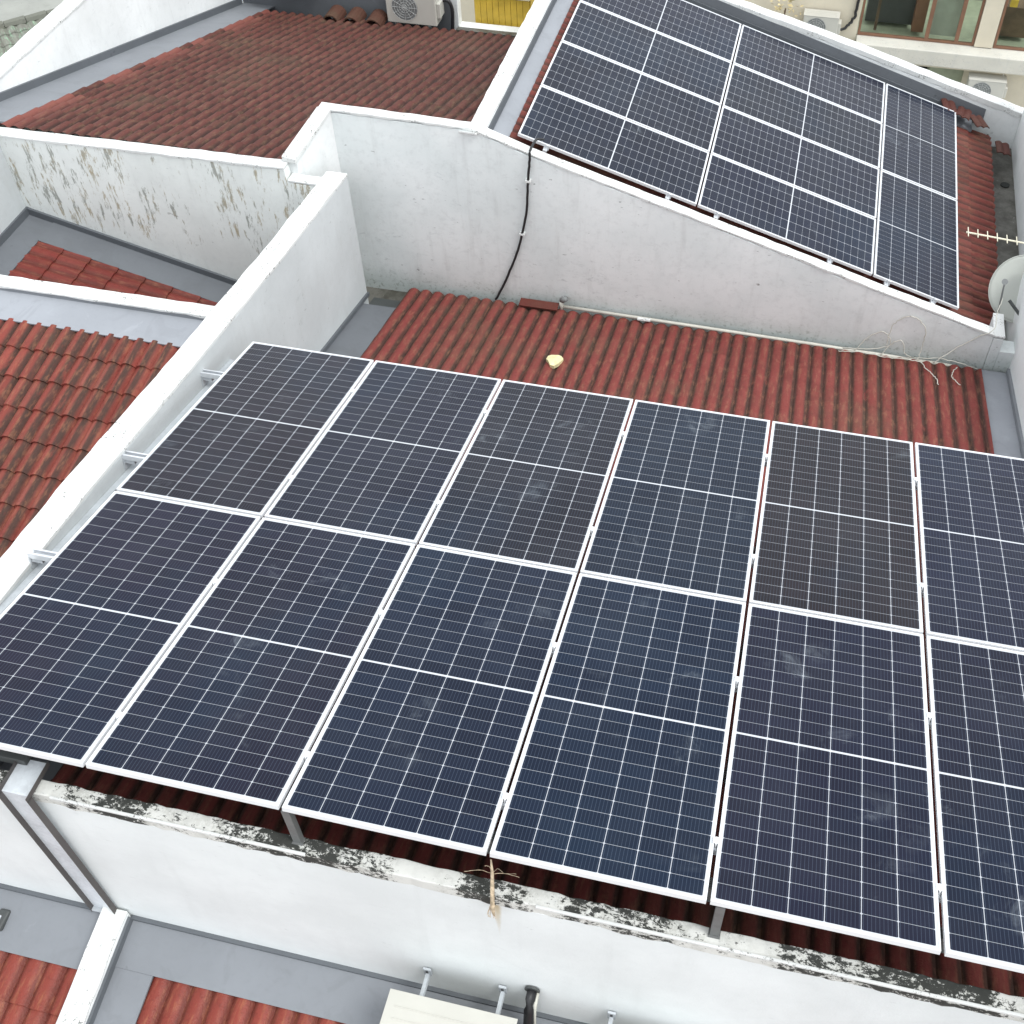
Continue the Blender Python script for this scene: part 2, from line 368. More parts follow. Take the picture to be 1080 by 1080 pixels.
def roof(name, label, mat, m, loc=None):
    o = m.build(name, mat, loc=loc, smooth=False)
    me = o.data; l = me.uv_layers.new(name='UVMap')
    idx = np.empty(len(me.loops), dtype=np.int32); me.loops.foreach_get('vertex_index', idx)
    a = np.array(m.uvl)[idx]; l.data.foreach_set('uv', a.ravel())
    for p in me.polygons: p.use_smooth = True
    mod = o.modifiers.new('edge', 'EDGE_SPLIT'); mod.split_angle = rad(50)
    tag(o, label, 'roof')
    return o

def strip(pts, th=.02):
    """flat sheet from four corners, with thickness"""
    m = M(); P = [Vector(p) for p in pts]; n = (P[1]-P[0]).cross(P[2]-P[0]).normalized()
    if n.z < 0: n = -n
    k = len(P); m.v = [tuple(p) for p in P] + [tuple(p-n*th) for p in P]
    m.f = [tuple(range(k)), tuple(range(2*k-1, k-1, -1))] + [(i, (i+1) % k, (i+1) % k+k, i+k) for i in range(k)]
    return m
def merge(*ms):
    m = M()
    for q in ms:
        n = len(m.v); m.v += q.v; m.f += [tuple(i+n for i in f) for f in q.f]
    return m

# ------------------------------------------------------------------ SETTING
tag(M().box(-90, 90, -60, 130, -16.3, -16).build('ground', flash_mat('asphalt_ground', (.27, .275, .25), .1)), kind='structure')
tag(M().box(-24.6, -24.5, 15, 60, -15.998, -15.994).build('road_marking', m_cap), kind='structure')

s1 = .2156
def z1(y): return -8.398 - s1*(y-8.459)
def z2(x): return -8.650 - .3109*(x-2.63)
def z3(y): return -6.95 - .28*(y-9.9)
def z4(y): return -7.75 + .2*(y-6)
def z6(x): return -7.94 - .27*(x+8.7)
ZB = -8.04
def z5(y): return ZB + .2*(y-2.26)

# roof 1 : under and behind the front array, falls away from the viewer
cl = cos(math.atan(s1))
R1 = roof('tiled_roof', 'faded red ribbed tile roof running under the front solar array to the gable wall', m_t1,
          tiles((-4.24, 2.42, z1(2.42)), (1, 0, 0), (0, 1, -s1), 6.66, (10.02-2.42)/cl, amp=.021, lip=.004))
merge(strip([(-4.65, 2.40, z1(2.40)-.01), (-4.22, 2.40, z1(2.40)-.01), (-4.22, 9.55, z1(9.55)-.01), (-4.65, 9.55, z1(9.55)-.01)])).build('flashing', m_flashm, R1)
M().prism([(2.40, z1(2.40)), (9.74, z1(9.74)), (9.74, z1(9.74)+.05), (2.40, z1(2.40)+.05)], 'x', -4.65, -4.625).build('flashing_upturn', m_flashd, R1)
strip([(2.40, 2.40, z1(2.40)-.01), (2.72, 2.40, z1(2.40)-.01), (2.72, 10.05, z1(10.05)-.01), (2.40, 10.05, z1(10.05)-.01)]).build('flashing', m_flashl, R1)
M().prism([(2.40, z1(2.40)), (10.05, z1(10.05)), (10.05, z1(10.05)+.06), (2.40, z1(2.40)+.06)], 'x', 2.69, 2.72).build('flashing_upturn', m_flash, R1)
strip([(-5.4, 9.5, -8.86), (2.7, 9.5, -8.86), (2.7, 10.1, -8.86), (-5.4, 10.1, -8.86)]).build('valley_gutter', m_gutter, R1)
strip([(-4.65, 2.38, z1(2.4)-.13), (2.72, 2.38, z1(2.4)-.13), (2.72, 9.9, z1(9.9)-.13), (-4.65, 9.9, z1(9.9)-.13)]).build('roof_deck', m_dkgrey, R1)

# roof 2 : carries the rear array, falls to the right
b2 = .30144821287061563; b2v = (cos(b2), 0, -sin(b2))
R2 = roof('tiled_roof', 'dark red tile roof under the rear solar array, falling right to the gutter', m_t2,
          tiles((-3.07, 10.32, z2(-3.07)), (0, 1, 0), b2v, 14.72-10.32, 5.70/cos(b2), amp=.021, lip=.014))
strip([(-3.27, 10.3, z2(-3.27)-.02), (-3.05, 10.3, z2(-3.05)-.02), (-3.05, 14.97, z2(-3.05)-.02), (-3.27, 14.97, z2(-3.27)-.02)]).build('flashing', m_flashl, R2)
strip([(-3.05, 14.68, z2(-3.05)+.03), (2.35, 14.68, z2(2.35)+.03), (2.35, 14.97, z2(2.35)+.03), (-3.05, 14.97, z2(-3.05)+.03)], .05).build('flashing', m_flash, R2)
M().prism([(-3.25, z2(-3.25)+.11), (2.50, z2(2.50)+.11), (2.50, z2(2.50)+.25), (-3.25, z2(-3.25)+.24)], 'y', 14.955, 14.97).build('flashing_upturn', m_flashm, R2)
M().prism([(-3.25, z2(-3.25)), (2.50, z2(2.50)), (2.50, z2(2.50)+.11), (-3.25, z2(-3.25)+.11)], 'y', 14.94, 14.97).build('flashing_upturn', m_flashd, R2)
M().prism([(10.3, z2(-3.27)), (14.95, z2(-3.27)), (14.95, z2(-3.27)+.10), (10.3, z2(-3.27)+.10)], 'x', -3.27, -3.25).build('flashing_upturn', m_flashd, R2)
strip([(-3.2, 10.3, z2(-3.2)-.12), (2.6, 10.3, z2(2.6)-.12), (2.6, 14.9, z2(2.6)-.12), (-3.2, 14.9, z2(-3.2)-.12)]).build('roof_deck', m_dkgrey, R2)
g = merge(M().box(2.60, 3.0, 10.95, 14.95, -9.0, -8.90), M().box(2.60, 2.63, 10.95, 14.95, -8.9, -8.72))
g = g.build('box_gutter', m_gutter, bevel=.01); tag(g, 'dirty concrete box gutter at the low edge of the rear array roof', 'gutter')
M().tube([(2.86, 14.0, -8.905), (2.86, 14.0, -8.885)], .06, 14).build('drain_outlet', m_dark, g)

# roof 3 : brown-red roof at top left
R3 = roof('tiled_roof', 'weathered brown-red tile roof behind the peeling wall at top left', m_t3,
          tiles((-8.75, 9.65, z3(9.65)), (1, 0, 0), (0, 1, -.28), 5.28, (16.25-9.65)/cos(math.atan(.28)), amp=.024, lip=.020, clip=lambda p: not (p[0] > -5.24+(p[1]-9.64)*.45 and p[1] < 10.2)))
strip([(-9.25, 9.74, z3(9.74)+.028), (-8.70, 9.74, z3(9.74)+.028), (-8.70, 16.6, z3(16.6)+.028), (-9.25, 16.6, z3(16.6)+.028)], .02).build('flashing', m_flash, R3)
M().prism([(9.74, z3(9.74)), (16.5, z3(16.5)), (16.5, z3(16.5)+.13), (9.74, z3(9.74)+.12)], 'x', -9.25, -9.215).build('flashing_upturn', m_flashd, R3)
strip([(-8.9, 10.3, z3(10.3)-.12), (-3.46, 10.3, z3(10.3)-.12), (-3.46, 16.3, z3(16.3)-.12), (-8.9, 16.3, z3(16.3)-.12)]).build('roof_deck', m_dkgrey, R3)
strip([(-9.25, 16.1, -8.93), (-3.5, 16.1, -8.93), (-3.5, 16.62, -8.93), (-9.25, 16.62, -8.93)], .05).build('valley_gutter', m_gutter, R3)

# roof 4 : lower left, falls towards the viewer
R4 = roof('tiled_roof', 'orange-red tile roof with dirty pans left of the long party wall', m_t4,
          tiles((-10.6, 7.29, z4(7.29)), (1, 0, 0), (0, -1, -.2), 5.73, 4.5, rib=.157, amp=.027, lip=.024))
strip([(-10.6, 7.26, z4(7.26)+.02), (-4.87, 7.26, z4(7.26)+.02), (-4.87, 7.61, z4(7.61)+.02), (-10.6, 7.61, z4(7.61)+.02)], .02).build('flashing', m_flashl, R4)
strip([(-10.6, 2.8, z4(2.8)-.12), (-4.87, 2.8, z4(2.8)-.12), (-4.87, 7.5, z4(7.5)-.12), (-10.6, 7.5, z4(7.5)-.12)]).build('roof_deck', m_dkgrey, R4)

# roof 6 : small sunken roof between low wall and peeling wall
u6 = Vector((1, 0, -.27)).normalized()
R6 = roof('tiled_roof', 'small dark red sunken roof between the low wall and the peeling wall', m_t6,
          tiles((-8.38, 7.72, z6(-8.38)), (0, 1, 0), tuple(u6), 1.40, 3.62, rib=.15, course=.33, amp=.014, lip=.024))
strip([(-8.68, 7.72, z6(-8.68)+.012), (-8.36, 7.72, z6(-8.36)+.012), (-8.36, 9.52, z6(-8.36)+.012), (-8.68, 9.52, z6(-8.68)+.012)]).build('flashing', m_flashm, R6)
strip([(-8.36, 9.12, z6(-8.36)+.025), (-4.87, 9.12, z6(-4.87)+.025), (-4.87, 9.52, z6(-4.87)+.025), (-8.36, 9.52, z6(-8.36)+.025)], .035).build('flashing', m_flashm, R6)
M().prism([(-8.67, z6(-8.67)), (-4.87, z6(-4.87)), (-4.87, z6(-4.87)+.11), (-8.67, z6(-8.67)+.10)], 'y', 9.47, 9.503).build('flashing_upturn', m_flashd, R6)
M().prism([(7.75, z6(-8.67)), (9.5, z6(-8.67)), (9.5, z6(-8.67)+.10), (7.75, z6(-8.67)+.10)], 'x', -8.675, -8.645).build('flashing_upturn', m_flashd, R6)
strip([(-8.6, 7.7, z6(-8.6)-.11), (-4.87, 7.7, z6(-4.87)-.11), (-4.87, 9.5, z6(-4.87)-.11), (-8.6, 9.5, z6(-8.6)-.11)]).build('roof_deck', m_dkgrey, R6)

# roofs 5 : below the front parapet
R5 = roof('tiled_roof', 'glossy red tile roof at the bottom, right of the low party wall', m_t5,
          tiles((-3.37, 1.955, z5(1.955)), (1, 0, 0), (0, -1, -.2), 6.6, 3.2, rib=.15, course=.30, amp=.020, lip=.020))
strip([(-3.64, 1.94, z5(1.94)+.034), (3.3, 1.94, z5(1.94)+.034), (3.3, 2.26, z5(2.26)+.034), (-3.64, 2.26, z5(2.26)+.034)]).build('flashing', m_flash, R5)
strip([(-3.64, -1.2, z5(-1.2)+.030), (-3.35, -1.2, z5(-1.2)+.030), (-3.35, 1.94, z5(1.94)+.030), (-3.64, 1.94, z5(1.94)+.030)]).build('flashing', m_flash, R5)
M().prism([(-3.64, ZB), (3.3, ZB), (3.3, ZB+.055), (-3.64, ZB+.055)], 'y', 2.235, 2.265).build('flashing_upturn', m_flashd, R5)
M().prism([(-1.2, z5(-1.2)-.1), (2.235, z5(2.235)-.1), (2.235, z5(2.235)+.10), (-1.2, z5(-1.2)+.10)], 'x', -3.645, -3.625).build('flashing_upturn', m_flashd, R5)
strip([(-3.6, -1.2, z5(-1.2)-.11), (3.3, -1.2, z5(-1.2)-.11), (3.3, 2.2, z5(2.2)-.11), (-3.6, 2.2, z5(2.2)-.11)]).build('roof_deck', m_dkgrey, R5)
R5b = roof('tiled_roof', 'glossy red tile roof in the bottom left corner, left of the low party wall', m_t5,
           tiles((-8.32, 1.89, z5(1.89)), (1, 0, 0), (0, -1, -.2), 4.50, 3.1, rib=.15, course=.30, amp=.020, lip=.020))
strip([(-8.3, 1.87, z5(1.87)+.034), (-3.82, 1.87, z5(1.87)+.034), (-3.82, 2.26, z5(2.26)+.034), (-8.3, 2.26, z5(2.26)+.034)]).build('flashing', m_flash, R5b)
M().prism([(-8.3, ZB), (-3.82, ZB), (-3.82, ZB+.055), (-8.3, ZB+.055)], 'y', 2.235, 2.265).build('flashing_upturn', m_flashd, R5b)
strip([(-8.3, -1.2, z5(-1.2)-.11), (-3.8, -1.2, z5(-1.2)-.11), (-3.8, 2.2, z5(2.2)-.11), (-8.3, 2.2, z5(2.2)-.11)]).build('roof_deck', m_dkgrey, R5b)

# ---- walls
def wall(label, body, mat, cap=None, capmat=None, bevel=.008):
    o = body.build('parapet_wall', mat, bevel=bevel); tag(o, label, 'wall')
    if cap: cap.build('coping', capmat or m_cap, o, bevel=.006)
    return o
def rough_cap(pts, t0, t1, h, axis, rngseed, over=.012, n_per=7):
    """coping band following a sloping top line: pts = [(s, z)], extruded t0..t1 across; slightly wavy edges"""
    rg = random.Random(rngseed); m = M(); S_ = []
    for (a, za), (b, zb) in zip(pts, pts[1:]):
        n = max(1, int(abs(b-a)*n_per))
        for i in range(n): S_.append((a+(b-a)*i/n, za+(zb-za)*i/n))
    S_.append(pts[-1])
    sec = []
    for (s, z) in S_:
        d = rg.uniform(-.005, .005); e = rg.uniform(-.005, .005); q = rg.uniform(-.004, .004); w = rg.uniform(-.010, .010)
        sec.append([(t0-over+d, z-h+w), (t0-over+d, z+q), (t1+over+e, z+q), (t1+over+e, z-h)])
    for (s, _), c in zip(S_, sec):
        for (t, z) in c: m.v.append((s, t, z) if axis == 'y' else (t, s, z))
    for i in range(len(S_)-1):
        for k in range(4):
            j = (k+1) % 4; m.f.append((i*4+k, i*4+j, (i+1)*4+j, (i+1)*4+k))
    m.f.append((0, 1, 2, 3)); e = (len(S_)-1)*4; m.f.append((e+3, e+2, e+1, e))
    return m

# party wall left of the front array
w1pts = [(2.40, -6.07), (3.46, -6.19), (4.64, -6.333), (6.1, -6.548), (8.07, -6.806), (9.74, -6.985)]
wall('long white sloping party wall along the left side of the front solar array',
     M().prism([(2.40, -12)] + [(y, z-.035) for y, z in w1pts] + [(9.74, -12)], 'x', -4.87, -4.65), m_w1,
     rough_cap(w1pts, -4.87, -4.65, .035, 'x', 1, .004))
# peeling wall (front face at y = 9.5)
w2 = wall('white wall with brown peeling paint patches behind the small sunken roof',
     M().prism([(-12, -12), (-4.87, -12), (-4.87, -7.04), (-5.25, -7.03), (-5.25, -6.88), (-12, -6.92)], 'y', 9.5, 9.64), m_w2,
     rough_cap([(-12, -6.885), (-8.6, -6.885), (-5.25, -6.845)], 9.5, 9.64, .030, 'y', 2, .008))
rough_cap([(-5.235, -6.995), (-4.88, -7.005)], 9.5, 9.64, .030, 'y', 3, .003).build('coping', m_cap, w2, bevel=.004)
wall('short white return wall left of the sunken roof, at the left photo edge',
     M().box(-8.9, -8.67, 7.76, 9.5, -12, -6.92), m_w1, rough_cap([(7.76, -6.89), (9.49, -6.89)], -8.9, -8.67, .03, 'x', 4))
# short wall linking peeling wall and gable wall
mj = M()
A_, B_, C_, D_ = (-5.30, 9.64, -6.80), (-5.16, 9.64, -6.85), (-4.885, 10.10, -6.49), (-5.03, 10.10, -6.48)
mj.v = [(p[0], p[1], -12) for p in (A_, B_, C_, D_)] + [A_, B_, C_, D_]
mj.f = [(3, 2, 1, 0), (4, 5, 6, 7), (0, 1, 5, 4), (1, 2, 6, 5), (2, 3, 7, 6), (3, 0, 4, 7)]
cj = M(); cj.v = [(-5.305, 9.60, -6.83), (-5.155, 9.60, -6.86), (-4.878, 10.10, -6.49), (-5.035, 10.10, -6.48), (-5.305, 9.60, -6.775), (-5.155, 9.60, -6.80), (-4.878, 10.10, -6.445), (-5.035, 10.10, -6.440)]
cj.f = list(mj.f)
wall('short white wall joining the peeling wall to the gable wall corner', mj, m_w7, cj)
# gable wall
wbp = [(-5.03, -6.452), (-3.35, -6.480), (-3.05, -6.575), (-2.69, -6.71), (-1.8, -6.980), (-.85, -7.265), (0.2, -7.588), (1.16, -7.882), (2.45, -8.275)]
WB = wall('tall white gable wall with a sloping top below the rear solar array',
     M().prism([(-5.03, -12)] + [(x, z-.04) for x, z in wbp] + [(2.45, -12)], 'y', 10.10, 10.21), m_wb,
     rough_cap(wbp, 10.10, 10.21, .030, 'y', 6, .007, 9))
wall('small white corner upstand at the low right end of the gable wall',
     M().prism([(2.452, -12), (2.56, -12), (2.56, -8.33), (2.452, -8.33)], 'y', 10.10, 10.48), m_wb,
     rough_cap([(10.095, -8.285), (10.49, -8.285)], 2.452, 2.56, .030, 'x', 8, .004))
M().box(2.56, 2.72, 10.1, 10.3, -12, -8.5).build('wall_filler', m_wb, WB)
# ridge wall between roof 3 and rear array
wall('white ridge parapet between the brown roof and the rear solar array',
     M().prism([(10.29, -12), (10.29, -6.70), (18.4, -6.70), (18.4, -12)], 'x', -3.45, -3.27), m_w7,
     rough_cap([(10.05, -6.50), (10.3, -6.655), (11, -6.665), (18.4, -6.665)], -3.45, -3.27, .035, 'x', 9, .006))
# upper rake parapet behind rear array
w6 = [(-3.4, -6.56), (-1.28, -7.16), (.30, -7.575), (1.645, -7.975), (3.2, -8.43)]
wall('white sloping parapet behind the top edge of the rear solar array',
     M().prism([(-3.27, -12)] + [(x, z-.075) for x, z in w6] + [(3.2, -12)], 'y', 14.97, 15.14), m_w7,
     rough_cap(w6, 14.97, 15.14, .075, 'y', 10, .006))
wall('tall white wall at the far left behind the brown roof flashing',
     M().box(-9.47, -9.25, 9.74, 19, -12, -6.86), m_w7, rough_cap([(9.5, -6.825), (19, -6.825)], -9.47, -9.25, .035, 'x', 11, .01))
wall('low white capped wall between the orange-red roof and the sunken roof',
     M().box(-11, -4.87, 7.60, 7.75, -12, -7.37), m_flash, rough_cap([(-11, -7.34), (-4.875, -7.34)], 7.60, 7.75, .032, 'y', 12, .008))
wall('white wall at the right photo edge beside the front roof flashing',
     M().prism([(2.38, -12), (2.38, -6.13), (10.93, -7.93), (10.93, -12)], 'x', 2.72, 2.95), m_w8, rough_cap([(2.38, -6.10), (10.93, -7.90)], 2.72, 2.95, .03, 'x', 13))
wall('white wall right of the dirty gutter behind the satellite dish',
     M().box(2.98, 3.2, 10.94, 14.96, -12, -7.5), m_w8, rough_cap([(10.94, -7.47), (14.96, -7.47)], 2.98, 3.2, .03, 'x', 14))
# front parapet
FP = M().prism([(2.262, -12), (2.262, -8.04), (2.287, -6.34), (2.375, -6.34), (2.375, -12)], 'x', -8.4, 3.4).build('parapet_wall', m_front)
tag(FP, 'bright white front parapet wall with black moss along its coping', 'wall')
fc = rough_cap([(-8.4, -6.235), (3.4, -6.235)], 2.287, 2.375, .112, 'y', 15, .003, 16); fc.build('coping', m_coping_moss, FP, bevel=.006)
for x0, x1 in ((-3.63, -2.05), (-.72, 3.4)):
    M().box(x0, x1, 2.276, 2.292, -6.250, -6.228).build('white_trim', m_cap, FP, bevel=.003)
# low party wall at bottom
lpw = wall('low white party wall running to the bottom edge below the cable tray',
     M().prism([(-1.2, -12), (2.255, -12), (2.255, z5(2.255)+.13), (-1.2, z5(-1.2)+.13)], 'x', -3.82, -3.645), m_w8,
     rough_cap([(-1.2, z5(-1.2)+.155), (2.25, z5(2.25)+.155)], -3.82, -3.645, .03, 'x', 16, .002))
# wall behind roof 3 with the small AC
wall('white and grey wall behind the brown roof where the air conditioner hangs',
     M().box(-9.25, -5.55, 16.62, 16.8, -12, -7.0), m_w7)
M().box(-9.25, -5.66, 16.60, 16.62, -9.2, -8.33).build('grey_base_band', m_flashm, bpy.context.scene.objects['parapet_wall'] if False else R3)
wall('low white ledge with mossy edge under the yellow boards',
     M().box(-5.55, -3.46, 16.55, 16.8, -12, -8.83), m_w7, M().box(-5.55, -3.46, 16.45, 16.56, -8.90, -8.80), m_gutter)
yb = M()
for i in range(9): yb.box(-5.34+.10*i, -5.34+.10*i+.094, 16.86, 16.90, -8.86, -8.42)
yb = yb.build('board_crate', m_yellow); tag(yb, 'yellow boarded box with a pale lid behind the ridge parapet', 'crate')
M().box(-5.36, -4.42, 16.84, 17.7, -8.41, -8.33).build('lid', m_ivory, yb, bevel=.01)
M().box(-5.36, -4.42, 16.91, 17.66, -8.9, -8.42).build('box_body', m_yellow, yb)

# grey neighbour roof top left
e0 = Vector((-13.78, 16.215, -9.5)); e1 = Vector((-12.70, 17.25, -9.5)); ed = (e1-e0).normalized()
dn = Vector((ed.y, -ed.x, -.30)).normalized()
RG = roof('tiled_roof', 'weathered grey tile roof beyond the far left wall', m_tg,
          tiles(tuple(e0-ed*4), tuple(ed), tuple(dn), 9, 6, rib=.17, course=.25, amp=.02, lip=.02, spr=5))
rt = M()
for i in range(24):
    c = e0-ed*4+ed*(.37*i); rt.tube([tuple(c), tuple(c+ed*.36)], [.075, .09], 8)
rt.build('ridge_tiles', m_tg, RG)
M().prism([(-19, -12), (-9.6, -12), (-9.6, -9.9), (-19, -9.9)], 'y', 10, 14).build('supporting_wall', m_w7, RG)

# ------------------------------------------------------------------ SOLAR PANELS
def make_panel(w, l):
    fw = .0092; h = .035
    root = bpy.data.objects.new('solar_panel', None); S.collection.objects.link(root); root.empty_display_size = .1
    fr = M()
    fr.box(-w/2, w/2, -l/2, -l/2+fw, -h, 0).box(-w/2, w/2, l/2-fw, l/2, -h, 0)
    fr.box(-w/2, -w/2+fw, -l/2+fw, l/2-fw, -h, 0).box(w/2-fw, w/2, -l/2+fw, l/2-fw, -h, 0)
    f = fr.build('frame', m_alu, root, loc=(0, 0, 0), bevel=.0015)
    gm = M().quad((-w/2+fw, -l/2+fw, -.003), (w/2-fw, -l/2+fw, -.003), (w/2-fw, l/2-fw, -.003), (-w/2+fw, l/2-fw, -.003))
    g = gm.build('cell_glass', m_cell, root, loc=(0, 0, 0))
    uv = g.data.uv_layers.new(name='UVMap')
    for lp in g.data.loops:
        co = g.data.vertices[lp.vertex_index].co; uv.data[lp.index].uv = ((co.x+w/2-fw)/(w-2*fw), 2*(co.y+l/2-fw)/(l-2*fw))
    bk = M().quad((-w/2+fw, -l/2+fw, -.010), (w/2-fw, -l/2+fw, -.010), (w/2-fw, l/2-fw, -.010), (-w/2+fw, l/2-fw, -.010)).build('backsheet', m_back, root, loc=(0, 0, 0))
    return root
def copy_tree(o):
    c = o.copy(); S.collection.objects.link(c)
    for ch in o.children:
        d = ch.copy(); S.collection.objects.link(d); d.parent = c
    return c
def place(root, mat, label, group, tint):
    root.matrix_world = mat
    tag(root, label, 'solar panel', group)
    for ch in root.children: ch.color = (tint[0]**1.9, tint[1]**1.9, tint[2]**1.15, 1)
o1 = Vector((-4.43866, 6.808, -6.79286)); a1 = .22262530522237467
y1 = Vector((0, cos(a1), -sin(a1))); X = Vector((1, 0, 0)); n1 = Vector((0, sin(a1), cos(a1)))
ordn = ['first', 'second', 'third', 'fourth', 'fifth', 'sixth', 'seventh']
tints = {(0, 0): (1.25, 1.0, .85), (1, 0): (1.0, 1.0, 1.1), (2, 0): (1.2, 1.1, .95), (3, 0): (.8, 1.15, 1.3), (4, 0): (1.35, 1.05, .75), (5, 0): (.95, 1.0, 1.3), (6, 0): (1, 1, 1),
         (0, 1): (1.1, .95, 1.15), (1, 1): (1.05, 1.0, 1.15), (2, 1): (.8, 1.1, 1.35), (3, 1): (.7, 1.15, 1.45), (4, 1): (.95, .95, 1.2), (5, 1): (.95, .95, 1.15), (6, 1): (1, 1, 1)}
words = {(0, 0): 'dark panel', (1, 0): 'bluish panel', (2, 0): 'greyish panel', (3, 0): 'teal-blue panel', (4, 0): 'brownish panel', (5, 0): 'dark blue panel'}
proto = make_panel(1.134, 2.278); first = True
gaps = [0, 1.154, 2.308, 3.462, 4.616, 5.772, 6.926]
for c in range(6):
    for r in range(2):
        ctr = o1 + X*(1.154*c+.577+(.002 if c == 5 else 0)) - y1*(.010+1.139 + 2.298*r) + n1*random.uniform(-.0015, .0015)
        mat = Matrix.Translation(ctr) @ Matrix.Rotation(-a1+rad(random.uniform(-.12, .12)), 4, 'X') @ Matrix.Rotation(rad(random.uniform(-.12, .12)), 4, 'Y')
        p = proto if first else copy_tree(proto); first = False
        row = 'back row' if r == 0 else 'near row'
        where = {0: 'beside the party wall', 5: 'at the right photo edge'}.get(c, 'counting from the party wall')
        place(p, mat, f'{ordn[c]} solar panel in the {row} of the front array, {where}', 'solar panels of the front array', tints[(c, r)])
o2 = Vector((-2.94437, 10.53205, -6.75529)); x2 = Vector((cos(b2), 0, -sin(b2))); Y = Vector((0, 1, 0)); n2 = Vector((sin(b2), 0, cos(b2)))
proto2 = make_panel(1.038, 2.094); first = True
rown = ['lowest row by the gable coping', 'second row', 'third row', 'top row']
for c in range(2):
    for r in range(4):
        ctr = o2 + x2*(2.114*c+1.047+.005) + Y*(1.058*r+.519)
        mat = Matrix.Translation(ctr) @ Matrix.Rotation(b2+rad(random.uniform(-.1, .1)), 4, 'Y') @ Matrix.Rotation(pi/2, 4, 'Z')
        p = proto2 if first else copy_tree(proto2); first = False
        place(p, mat, f'{"left" if c == 0 else "middle"} sideways solar panel, {rown[r]} of the rear array', 'solar panels of the rear array',
              (random.uniform(.85, 1.1), 1.0, random.uniform(.95, 1.2)))
for r in range(2):
    ctr = o2 + x2*(4.228+.525) + Y*(2.116*r+1.047)
    mat = Matrix.Translation(ctr) @ Matrix.Rotation(b2, 4, 'Y')
    place(copy_tree(proto2), mat, f'upright solar panel at the right end of the rear array, {"lower" if r == 0 else "upper"} one', 'solar panels of the rear array', (.95, 1, 1.1))

# rails, clamps, posts for the front array
def P1(x, y, h): # point at world x, world y, h above panel top plane
    t = (y-o1.y)/y1.y; return Vector((x, y, o1.z)) + Vector((0, 0, y1.z*t)) + n1*h
RY = [2.69, 3.86, 5.04, 6.28]
Rx = Matrix.Rotation(-a1, 3, 'X')
for i, ry in enumerate(RY):
    m = M(); L = 4.66+2.70; cx = (-4.64+2.70)/2
    c = P1(cx, ry, -.060)
    m.obox(c - n1*.018, L, .060, .004, Rx)
    for sgn in (-1, 1):
        m.obox(c + y1*(.030*sgn), L, .004, .040, Rx); m.obox(c + y1*(.024*sgn) + n1*.020, L, .015, .004, Rx)
    o = m.build('mounting_rail', m_alurail)
    tag(o, f'{ordn[i]} aluminium rail from the front under the front array, ending at the party wall', 'rail', 'rails under the front array')
    m = M(); m.obox(P1(-4.60, ry, -.100), .09, .05, .03, Rx); m.obox(P1(-4.643, ry, -.12), .010, .07, .10, Rx)
    o = m.build('rail_bracket', m_galv); tag(o, f'galvanised bracket holding the {ordn[i]} rail from the front to the party wall', 'bracket', 'brackets on the party wall')
    # posts under the rail
    for j, px in enumerate((-2.10, .24, 2.30)):
        if i == 0: continue
        top = P1(px, ry, -.085); zb = z1(ry)
        mm = M().box(px-.025, px+.025, ry-.025, ry+.025, zb-.01, top.z); mm.box(px-.06, px+.06, ry-.06, ry+.06, zb-.01, zb+.02)
        o = mm.build('support_post', m_galvd); tag(o, f'{["left", "middle", "right"][j]} support post under the {ordn[i]} rail of the front array', 'post', 'posts under the front array')
for i, ry in enumerate(RY):
    for k in range(1, 6):
        c = P1(o1.x+gaps[k], ry, 0)
        m = M(); m.obox(c+n1*.0035, .034, .038, .005, Rx); m.obox(c-n1*.025, .010, .048, .055, Rx)
        q = M().tube([c+n1*.005, c+n1*.011], .007, 8)
        o = merge(m, q).build('panel_clamp', m_alu)
        tag(o, f'silver clamp on the {ordn[i]} rail from the front, between {ordn[k-1]} and {ordn[k]} panel columns', 'clamp', 'clamps of the front array')
# posts on the front coping
for j, px in enumerate((-2.115, .245)):
    t = P1(px, 2.345, -.06).z
    m = M().box(px-.024, px+.024, 2.335, 2.341, -6.235, t); m.box(px-.024, px-.019, 2.341, 2.372, -6.235, t); m.box(px+.019, px+.024, 2.341, 2.372, -6.235, t)
    m.box(px-.032, px+.032, 2.325, 2.372, -6.236, -6.229)
    o = m.build('support_bracket', m_galvd); tag(o, ['galvanised strut on the front coping below the second panel column', 'galvanised strut on the front coping below the fifth panel column'][j], 'strut', 'struts on the front coping')
# longitudinal channel beside party wall
m = M(); L = 4.3/cos(a1)
m.obox(P1(-4.622, 4.6, -.195), .050, L, .004, Rx); m.obox(P1(-4.645, 4.6, -.225), .004, L, .06, Rx)
o = m.build('channel_beam', m_galv); tag(o, 'thin galvanised channel along the party wall under the rail ends', 'beam')

o = M().box(-4.6, 2.68, 2.45, 2.51, -6.085, -5.91).build('light_block_beam', m_dkgrey); tag(o, 'added unseen beam blocking light under the near edge of the front array', 'beam')  # added out of view to keep daylight from the slot above the parapet
